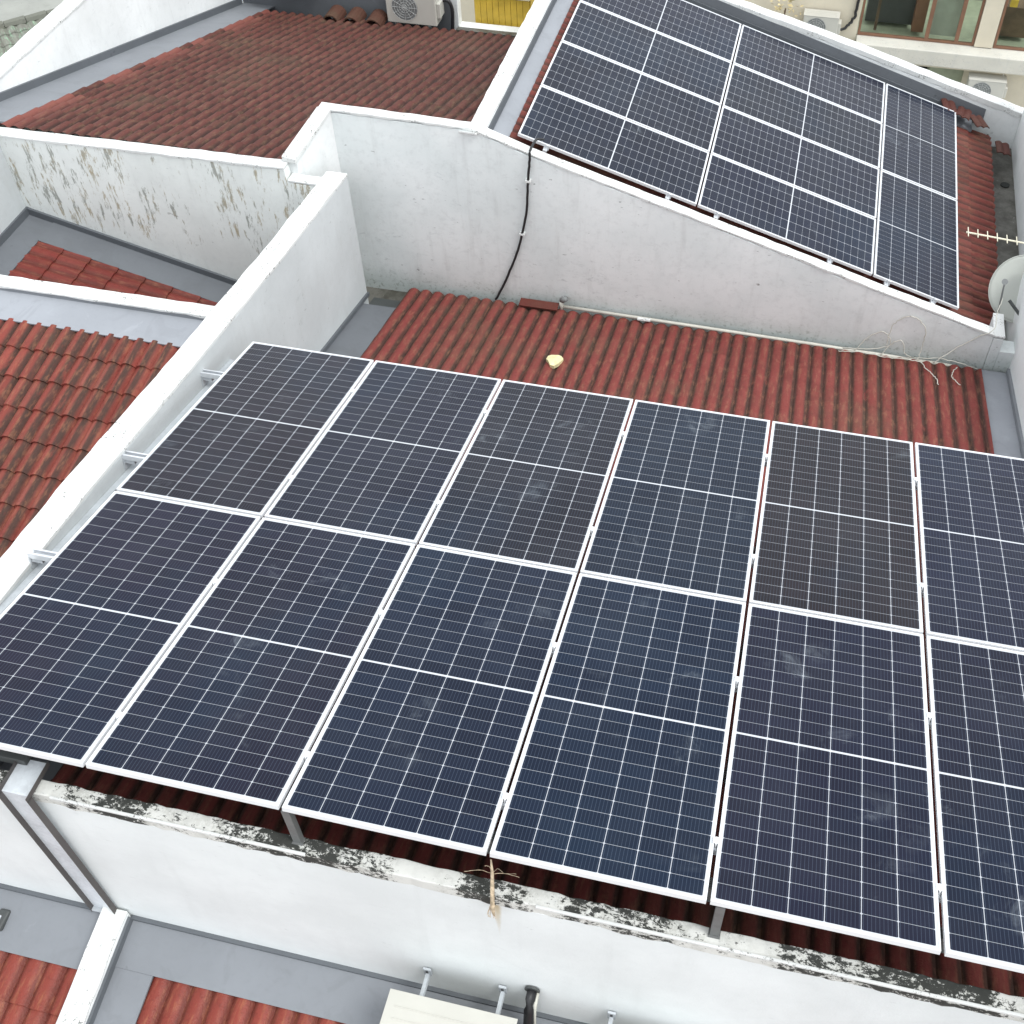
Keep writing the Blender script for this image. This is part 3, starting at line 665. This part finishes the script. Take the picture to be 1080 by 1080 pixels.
# cable tray over the parapet
ct = thing('cable_tray', 'galvanised steel cable tray bent over the parapet and down the white wall', 'cable tray', (-3.80, 2.26, -8.0))
x0, x1 = -3.905, -3.72
M().box(x0, x1, 2.246, 2.252, -7.93, -6.20).build('tray_floor', m_galvt, ct)
M().box(x0, x1, 2.252, 2.46, -6.205, -6.199).build('tray_floor', m_galvt, ct)
for xs in (x0-.004, x1):
    M().box(xs, xs+.004, 2.212, 2.252, -7.95, -6.20).build('tray_side', m_tray, ct)
    M().box(xs, xs+.004, 2.212, 2.46, -6.205, -6.165).build('tray_side', m_tray, ct)
M().box(x0, x1, 2.215, 2.25, -7.945, -7.93).build('tray_end', m_galv, ct)
o = M().box(-4.6, -3.845, 2.42, 2.80, -6.22, -6.15).build('duct_box', m_dkgrey, bevel=.005); tag(o, 'dark grey flat duct under the near left corner of the front array', 'duct')

# rear array rails
for k, xx_ in enumerate((-2.62, -1.25, -.70, .60, 1.26, 1.80)):
    t = (xx_-o2.x)/x2.x; c = Vector((xx_, 12.63, o2.z+x2.z*t)) - n2*.058
    Ry = Matrix.Rotation(b2, 3, 'Y')
    m = M().obox(c, .045, 4.32, .042, Ry); m.obox(Vector((xx_, 10.515, c.z))+n2*.035, .04, .03, .06, Ry)
    o = m.build('mounting_rail', m_alurail); tag(o, f'{ordn[k]} rail from the ridge parapet under the rear array, its tip over the gable coping', 'rail', 'rails under the rear array')
    for q, yy in enumerate((11.2, 12.7, 14.2)):
        M().box(xx_-.02, xx_+.02, yy-.02, yy+.02, c.z-.13, c.z-.01).build('rail_foot', m_galvd, o)

# ------------------------------------------------------------------ SMALL THINGS
def wiggle(pts, n=6, a=.006, seed=0):
    rg = random.Random(seed); out = []
    pts = [Vector(p) for p in pts]
    for i in range(len(pts)-1):
        p0 = pts[max(i-1, 0)]; p1_ = pts[i]; p2_ = pts[i+1]; p3 = pts[min(i+2, len(pts)-1)]
        for k in range(n):
            t = k/n
            q = .5*((2*p1_)+(-p0+p2_)*t+(2*p0-5*p1_+4*p2_-p3)*t*t+(-p0+3*p1_-3*p2_+p3)*t**3)
            out.append(q+Vector((rg.uniform(-a, a), 0, rg.uniform(-a, a))))
    out.append(pts[-1]); return out
cb = thing('power_cable', 'black cable hanging down the gable wall from the rear array', 'cable', (-3.17, 10.07, -8.74))
M().tube(wiggle([(-2.66, 10.52, -6.79), (-2.672, 10.30, -6.655), (-2.68, 10.17, -6.635), (-2.69, 10.075, -6.66), (-2.70, 10.07, -6.8), (-2.722, 10.07, -7.03), (-2.75, 10.07, -7.4), (-2.815, 10.07, -7.75), (-2.88, 10.07, -8.0), (-2.955, 10.07, -8.22), (-3.08, 10.07, -8.55), (-3.17, 10.06, -8.74)], 5, .003), .014, 8).build('black_sheath', m_black, cb, smooth=True)
for zc, xc in ((-7.03, -2.722), (-7.74, -2.812)):
    M().box(xc-.03, xc+.03, 10.05, 10.10, zc-.012, zc+.012).build('cable_clip', m_cap, cb)
pp = thing('water_pipe', 'thin pale pipe running along the foot of the gable wall', 'pipe', (-2.3, 10.04, -8.7))
M().tube([(-2.36, 10.03, -8.675), (-1.15, 10.03, -8.690), (.5, 10.03, -8.71), (2.1, 10.03, -8.74)], .020, 10).build('pipe_run', m_wire, pp, smooth=True)
M().tube([(-2.36, 10.03, -8.75), (-2.36, 10.03, -8.60)], .026, 10).build('elbow', m_wire, pp, smooth=True)
M().tube([(-2.36, 10.04, -8.60), (-2.30, 10.02, -8.54)], .035, 10).build('tap_fitting', m_acg, pp, smooth=True)
M().tube([(-1.45, 10.0, -8.675), (-1.30, 10.0, -8.675)], .022, 8).build('pipe_joint', m_cap, pp)
o = M().obox((-2.62, 9.98, -8.655), .46, .12, .022, Matrix.Rotation(rad(6), 3, 'X')).build('tile_fragment', m_t6, bevel=.004); tag(o, 'broken flat dark red tile strip lying against the gable wall foot', 'tile')
# loose white cables
wires = [([(1.02, 10.0, -8.72), (1.15, 10.06, -8.52), (1.30, 10.06, -8.42), (1.40, 10.05, -8.55), (1.32, 10.0, -8.70)], 'grey cable loop at the left of the tangle on the gable wall foot'),
         ([(1.36, 10.04, -8.60), (1.38, 10.07, -8.30), (1.55, 10.08, -8.16), (1.72, 10.07, -8.30), (1.74, 10.05, -8.55), (1.72, 9.99, -8.70)], 'tall white cable loop standing against the gable wall'),
         ([(.85, 9.96, -8.70), (1.1, 9.95, -8.66), (1.4, 9.95, -8.68), (1.72, 9.93, -8.66), (1.80, 9.80, -8.63), (1.90, 9.62, -8.59), (1.92, 9.50, -8.57)], 'white cable running along the wall foot then down onto the red tiles'),
         ([(1.9, 9.98, -8.69), (2.1, 10.06, -8.50), (2.3, 10.07, -8.30), (2.42, 10.09, -8.20), (2.45, 10.3, -8.17), (2.52, 10.6, -8.16)], 'white cable rising from the wall foot to the satellite dish'),
         ([(2.16, 9.98, -8.70), (2.10, 9.85, -8.66), (2.08, 9.70, -8.62), (2.16, 9.58, -8.60)], 'short curled white cable end lying on the red tiles'),
         ([(.9, 10.02, -8.70), (1.3, 10.04, -8.64), (1.5, 10.05, -8.50), (1.62, 10.02, -8.68), (2.0, 10.03, -8.66), (2.4, 10.03, -8.74)], 'thin pale cable weaving along the gable wall foot')]
for i, (p, lb) in enumerate(wires):
    o = M().tube(wiggle(p, 8, .007, i), .0052, 6).build('loose_cable', m_wire, smooth=True); tag(o, lb, 'cable', 'loose cables by the gable wall')
rg = random.Random(3)
# pale yellow scrap on roof
m = M(); k = 14; cx, cy = -2.17, 8.86; cz = z1(8.86)+.02
ang = [(2*pi*i/k, .085+.012*sin(i*1.3)+rg.uniform(-.006, .006)) for i in range(k)]
top = [(cx+r_*cos(a_), cy+1.25*r_*sin(a_), cz+.035-s1*(1.25*r_*sin(a_))+rg.uniform(-.008, .01)) for a_, r_ in ang]
m.v = top + [(x, y, z-.045) for x, y, z in top] + [(cx, cy, cz+.06)]
m.f = [(i, (i+1) % k, 2*k) for i in range(k)] + [(i, i+k, (i+1) % k+k, (i+1) % k) for i in range(k)]
o = m.build('foam_scrap', m_crumb, smooth=False); tag(o, 'pale yellow crumpled scrap lying on the faded red roof', 'scrap')
# frayed fibre bundle at the near edge gap
fb = thing('fibre_bundle', 'frayed brown rope of dry fibres hanging over the front coping between panels', 'rope', (-.955, 2.25, -6.25))
M().tube([(-.975, 2.36, -5.93), (-.965, 2.33, -6.02), (-.958, 2.28, -6.16), (-.952, 2.238, -6.26), (-.95, 2.236, -6.33), (-.948, 2.243, -6.40)], [.004, .009, .012, .014, .010, .003], 8).build('twisted_core', m_fibre, fb, smooth=True)
for i in range(5):
    a_ = rg.uniform(-.8, .8)
    M().tube(wiggle([(-.965, 2.33, -6.04), (-.965+.10*a_, 2.32, -5.98+rg.uniform(-.03, .06)), (-.965+.22*a_, 2.29, -5.95+rg.uniform(-.08, .12))], 4, .004, i), .0013, 4).build('fibre', m_fibre, fb)
for i in range(5):
    a_ = rg.uniform(-.06, .06)
    M().tube(wiggle([(-.955, 2.24, -6.22), (-.955+a_, 2.235, -6.32), (-.955+a_*1.3, 2.238, -6.42)], 4, .003, i+20), .0018, 4).build('fibre', m_fibre, fb)

# air conditioners
def ac_unit(label, x0, x1, y0, y1, z0, z1, fan='front', group=None, pipe=False):
    t = thing('air_conditioner', label, 'air conditioner', ((x0+x1)/2, (y0+y1)/2, z0), group)
    M().box(x0, x1, y0, y1, z0, z1-.012).build('casing', m_ac, t, bevel=.018)
    tp = M(); tp.box(x0-.006, x1+.006, y0-.006, y1+.006, z1-.012, z1)
    for i in range(3): tp.box(x0+.05, x1-.05, y0+.06+.07*i, y0+.066+.07*i, z1, z1+.004)
    tp.build('top_cover', m_ac, t, bevel=.006)
    fx = x0+(x1-x0)*.38; fz = (z0+z1)/2; r = min(.21, (z1-z0)*.42)
    M().tube([(fx, y0+.01, fz), (fx, y0-.004, fz)], r, 28).build('fan_opening', m_acg, t)
    gr = M()
    for q in range(5): # rings
        rr = r*(q+1)/5; gr.tube([(fx+rr*cos(a), y0-.014, fz+rr*sin(a)) for a in [2*pi*k/24 for k in range(25)]], .003, 4, False)
    for k in range(12):
        a = 2*pi*k/12; gr.tube([(fx, y0-.014, fz), (fx+r*cos(a), y0-.014, fz+r*sin(a))], .003, 4)
    gr.build('fan_guard', m_grate, t)
    M().box(x1, x1+.06, y0+.04, y1-.05, z0+.12, z0+.36).build('valve_cover', m_ac, t, bevel=.01)
    for xs in (x0+.12, x1-.15): M().box(xs, xs+.05, y0-.02, y1+.02, z0-.04, z0).build('foot', m_dkgrey, t)
    return t
ac_unit('cream air conditioner at the bottom edge, left of the black pipe', -1.63, -.82, 1.77, 2.06, -8.07, -7.53, group='air conditioners below the front parapet')
ac_unit('cream air conditioner at the bottom edge, right of the black pipe', -.41, .40, 1.77, 2.06, -8.08, -7.58, group='air conditioners below the front parapet')
for i, (bx, lb) in enumerate(((-1.465, 'left'), (-.965, 'middle'), (-.26, 'right'))):
    m = M().box(bx-.025, bx+.025, 2.246, 2.26, -7.72, -7.62).box(bx-.012, bx+.012, 2.03, 2.25, -7.70, -7.688).box(bx-.014, bx+.014, 2.10, 2.25, -7.735, -7.715)
    o = m.build('wall_bracket', m_galv); tag(o, f'{lb} small galvanised bracket between the front wall and the bottom air conditioners', 'bracket', 'brackets of the bottom air conditioners')
    M().box(bx-.008, bx+.008, 2.240, 2.247, -7.66, -7.64).build('bolt', m_black, o)
pi_ = thing('insulated_pipe', 'black insulated pipe coming out of the front wall between the air conditioners', 'pipe', (-.77, 2.2, -8.0))
M().tube([(-.77, 2.27, -7.555), (-.77, 2.20, -7.57), (-.772, 2.16, -7.65), (-.775, 2.13, -7.85), (-.78, 2.10, -8.05)], .032, 12).build('foam_sleeve', m_black, pi_, smooth=True)
M().tube([(-.77, 2.262, -7.555), (-.77, 2.25, -7.555)], .05, 12).build('wall_collar', m_dkgrey, pi_)
M().tube([(-.735, 2.26, -7.575), (-.735, 2.19, -7.60), (-.735, 2.14, -7.85), (-.74, 2.10, -8.05)], .012, 8).build('drain_tube', m_wire, pi_, smooth=True)
ac_unit('pale air conditioner hung on the wall behind the brown roof', -6.62, -5.80, 16.28, 16.58, -8.70, -8.15)
ac_unit('partly seen air conditioner hung left of the loose ridge tiles', -8.62, -7.80, 16.28, 16.58, -8.36, -7.82)
o = M().tube(wiggle([(-5.80, 16.5, -8.38), (-5.66, 16.5, -8.36), (-5.60, 16.5, -8.5), (-5.61, 16.5, -8.72), (-5.63, 16.5, -8.9)], 6, 0), .028, 10).build('insulated_pipe', m_black, smooth=True)
tag(o, 'black curved pipe beside the air conditioner behind the brown roof', 'pipe')
# loose ridge tiles at the far edge of the brown roof
for i, (x, ry, lb) in enumerate(((-7.50, 5, 'leftmost mossy red ridge tile lying at the far edge of the brown roof'), (-7.16, -8, 'middle mossy red ridge tile lying at the far edge of the brown roof'), (-6.80, 12, 'rightmost mossy red ridge tile next to the hung air conditioner'))):
    m = M(); n = 8; y0, y1_ = 16.05, 16.42
    for yy in (y0, y1_):
        for q in range(n+1):
            a = pi*q/n; m.v.append((x+.14*cos(a), yy, z3(16.25)+.02+.14*sin(a)))
        for q in range(n+1):
            a = pi*q/n; m.v.append((x+.12*cos(a), yy, z3(16.25)+.02+.12*sin(a)))
    k = n+1
    for q in range(n):
        m.f += [(q, q+1, 2*k+q+1, 2*k+q), (k+q, k+q+1, 3*k+q+1, 3*k+q), (q, q+1, k+q+1, k+q), (2*k+q, 2*k+q+1, 3*k+q+1, 3*k+q)]
    o = m.build('ridge_tile', m_t7); tag(o, lb, 'tile', 'loose ridge tiles on the brown roof')
# broken tiles on the rear roof corner
for i, (x, y, rz, lb) in enumerate(((2.00, 14.84, 15, 'leftmost loose red tile above the corner of the rear array'), (2.20, 14.78, -12, 'middle loose red tile above the corner of the rear array'), (2.42, 14.70, 25, 'rightmost of the loose red tiles stacked at the rear array corner'), (2.78, 14.45, 5, 'single loose red tile lying over the dirty gutter'))):
    m = M(); R_ = Matrix.Rotation(rad(rz), 3, 'Z') @ Matrix.Rotation(b2*.8, 3, 'Y') @ Matrix.Rotation(rad(random.uniform(-12, 12)), 3, 'X')
    nq = 10; w_, l_ = .20, .26; c = Vector((x, y, (z2(x)+.15+.015*i) if i < 3 else -8.62))
    for th in (0, -.014):
        for vv in (-l_/2, l_/2):
            for q in range(nq+1):
                uu = -w_/2+w_*q/nq; m.v.append(tuple(c+R_ @ Vector((uu, vv, .022*abs(sin(2*pi*q/nq))+th))))
    k = nq+1
    for q in range(nq):
        m.f += [(q, q+1, k+q+1, k+q), (2*k+q, 2*k+q+1, 3*k+q+1, 3*k+q), (q, q+1, 2*k+q+1, 2*k+q), (k+q, k+q+1, 3*k+q+1, 3*k+q)]
    m.f += [(0, k, 3*k, 2*k), (nq, k+nq, 3*k+nq, 2*k+nq)]
    o = m.build('roof_tile', m_t2); tag(o, lb, 'tile', 'loose tiles at the rear array corner')

# satellite dish
dc = Vector((2.76, 10.86, -8.20)); dn_ = Vector((-.21, -.77, .60)).normalized()
q = dn_.to_track_quat('Z', 'Y').to_matrix()
ds = thing('satellite_dish', 'pale grey satellite dish above the gutter at the right edge', 'satellite dish', tuple(dc-Vector((0, 0, .5))))
m = M(); NR, NS = 10, 40; Rr = .38
for side in (0, -.008):
    for i in range(NR+1):
        r_ = Rr*i/NR
        for k in range(NS):
            a = 2*pi*k/NS; m.v.append(tuple(dc+q @ Vector((r_*cos(a)*.94, r_*sin(a), .20*r_*r_+side))))
off = (NR+1)*NS
for i in range(NR):
    for k in range(NS):
        a = i*NS+k; b = i*NS+(k+1) % NS
        m.f.append((a, b, b+NS, a+NS)); m.f.append((off+a, off+a+NS, off+b+NS, off+b))
for k in range(NS):
    a = NR*NS+k; b = NR*NS+(k+1) % NS; m.f.append((a, b, off+b, off+a))
m.build('reflector', m_dish, ds, smooth=True)
rim = [tuple(dc+q @ Vector((Rr*cos(a)*.94, Rr*sin(a), .20*Rr*Rr))) for a in [2*pi*k/40 for k in range(41)]]
M().tube(rim, .006, 6, False).build('rim', m_dish, ds, smooth=True)
lnb = dc+q @ Vector((-.20, .02, .30)); foot = dc+q @ Vector((-.16, -.34, .05))
M().tube([tuple(foot), tuple(lnb)], .010, 8).build('feed_arm', m_acg, ds)
M().tube([tuple(lnb-dn_*.06), tuple(lnb+dn_*.02)], .028, 12).build('receiver_horn', m_dkgrey, ds)
M().tube([tuple(lnb+dn_*.02), tuple(lnb+dn_*.035)], .034, 12).build('horn_cap', m_acg, ds)
M().tube([tuple(dc-dn_*.02), tuple(dc-dn_*.14), (2.86, 10.90, -8.30), (2.96, 10.88, -8.42)], .022, 10).build('mast_arm', m_dkgrey, ds, smooth=True)
M().tube([(2.60, 10.62, -8.19), (2.84, 10.42, -8.36)], .018, 8).build('brace', m_dkgrey, ds)
# yagi antenna
ya = thing('tv_antenna', 'ivory rooftop antenna with short cross rods above the dish', 'antenna', (2.9, 11.15, -8.0))
M().tube([(2.05, 11.24, -7.80), (3.10, 11.12, -7.80)], .010, 8).build('boom', m_ivory, ya)
for i in range(8):
    x = 2.07+.105*i; y = 11.238-.012*i; Lh = .075 if i else .085
    M().tube([(x, y-Lh, -7.79), (x, y+Lh, -7.79)], .006, 6).build('cross_rod', m_ivory, ya)
M().tube([(3.05, 11.126, -7.6), (3.05, 11.126, -8.4)], .014, 8).build('mast', m_galv, ya)
# little object at left bottom edge
o = M().box(-4.58, -4.50, 1.98, 2.12, -8.10, -8.02).build('junction_box', m_dkgrey, bevel=.015); tag(o, 'small dark box with shiny band on grey flashing at left edge', 'junction box')
M().box(-4.586, -4.54, 2.01, 2.07, -8.10, -8.014).build('metal_band', m_galv, o, bevel=.005)

# ------------------------------------------------------------------ FAR BUILDING
FB = thing('building', 'cream building with large windows and grey ledges beyond the rear array', 'building', (3, 24, -16))
YF = 24.0
def fb(name, m, mat, parent=None, **k): return m.build(name, mat, parent or FB, loc=tuple(FB['_o']), **k) if parent is None else m.build(name, mat, parent, loc=tuple(FB['_o']), **k)
w = M(); w.box(-8, .94, YF, YF+.2, -16, -8.5).box(3.40, 3.77, YF, YF+.2, -12.0, -8.5).box(7.6, 9.5, YF, YF+.2, -16, -8.5).box(.94, 7.6, YF, YF+.2, -9.8, -8.5)
w.box(4.20, 7.6, YF, YF+.2, -16, -12.5).box(3.38, 4.2, YF+.3, YF+.5, -16, -12.5)
fb('wall', w, m_cream)
fb('ledge', M().box(.95, 7.6, YF-.35, YF+.15, -12.36, -12.02), m_creamtop, bevel=.02)
fb('lower_beam', M().box(1.5, 7.6, YF-.12, YF+.2, -12.5, -12.37), m_cream, bevel=.01)
fb('recess', M().box(.9, 3.30, YF+.9, YF+1.0, -16, -12.3), m_dark)
fb('recess_wall', M().box(2.65, 3.38, YF+.35, YF+.8, -16, -12.5), m_green)
fb('room_floor', M().box(.9, 7.6, YF+.2, YF+3, -12.3, -12.2), m_green); fb('room_back', M().box(.9, 7.6, YF+2.6, YF+2.7, -12.2, -9.7), m_curtain)
for (a, b_, mull) in ((.96, 3.39, (2.40, 3.02)), (3.79, 7.5, (5.0, 6.2))):
    wf = M().box(a, b_, YF+.04, YF+.10, -12.01, -11.96).box(a, b_, YF+.04, YF+.10, -9.86, -9.80).box(a, a+.05, YF+.04, YF+.1, -11.96, -9.86).box(b_-.05, b_, YF+.04, YF+.1, -11.96, -9.86)
    wn = fb('window', wf, m_winframe)
    gt = T('clear_window'); gt.p(Base_Color=(.85, .9, .85), Roughness=.0, Transmission_Weight=1.0, IOR=1.12)
    gl = M().box(a+.05, b_-.05, YF+.066, YF+.072, -11.96, -9.86).build('pane', gt.m, wn, loc=tuple(FB['_o']))
    for mx in mull: M().box(mx-.04, mx+.04, YF+.04, YF+.10, -11.96, -9.86).build('mullion', m_winframe, wn, loc=tuple(FB['_o']))
it = [((1.1, 2.1, YF+.9, YF+1.4, -12.1, -11.3), m_dkgrey, 'dark_furniture'), ((2.45, 3.0, YF+.25, YF+.3, -11.95, -9.9), m_curtain, 'curtain'), ((1.62, 1.86, YF+.5, YF+.7, -11.30, -11.05), m_yellow, 'yellow_box'),
      ((3.9, 4.5, YF+.8, YF+1.3, -12.1, -11.45), m_wood, 'shelf'), ((4.0, 4.15, YF+.7, YF+.8, -11.4, -11.25), m_yellow, 'yellow_box'), ((1.3, 1.36, YF+.5, YF+.56, -12.1, -11.2), m_wood, 'chair_leg'), ((2.1, 2.35, YF+.6, YF+.9, -12.1, -10.9), m_winframe, 'cupboard')]
for bx, mt, nm in it: fb(nm, M().box(*bx), mt)
ac_unit('boxy air conditioner standing below the ledge of the cream building', 3.43, 4.20, YF-.42, YF-.12, -13.02, -12.52)
ac_unit('pale air conditioner on the cream building wall beside black cables', -.22, .52, YF-.35, YF-.05, -12.0, -11.5)
o = M().tube(wiggle([(.84, YF-.04, -10.0), (.85, YF-.04, -11.3), (.83, YF-.05, -11.6), (.72, YF-.1, -11.78), (.58, YF-.15, -11.85)], 6, .015, 5), .03, 8).build('power_cable', m_black, smooth=True); tag(o, 'black cable bundle beside the window of the cream building', 'cable')
# dried plant
dp = thing('dry_plant', 'dry cream-coloured plant against the cream building behind the parapet', 'plant', (-.7, 23.6, -12.3))
rg = random.Random(5); lf = M()
for i in range(90):
    c = Vector((-.62+rg.uniform(-.35, .35), 23.7+rg.uniform(-.15, .15), -11.65+rg.uniform(-.45, .45))); R_ = Matrix.Rotation(rg.uniform(0, 6), 3, 'Z') @ Matrix.Rotation(rg.uniform(-1, 1), 3, 'X')
    s_ = rg.uniform(.04, .09); lf.quad(*[tuple(c+R_ @ Vector(v)) for v in ((-s_, 0, 0), (0, -s_*.5, 0), (s_, 0, 0), (0, s_*.5, 0))])
lf.build('dry_leaves', plain('dry_leaf', (.50, .42, .24), .8, 0, .4, 5), dp)
M().tube([(-.7, 23.6, -12.9), (-.62, 23.65, -11.4)], .02, 6).build('stem', m_wood, dp)

for o in list(S.objects):
    if '_o' in o: del o['_o']
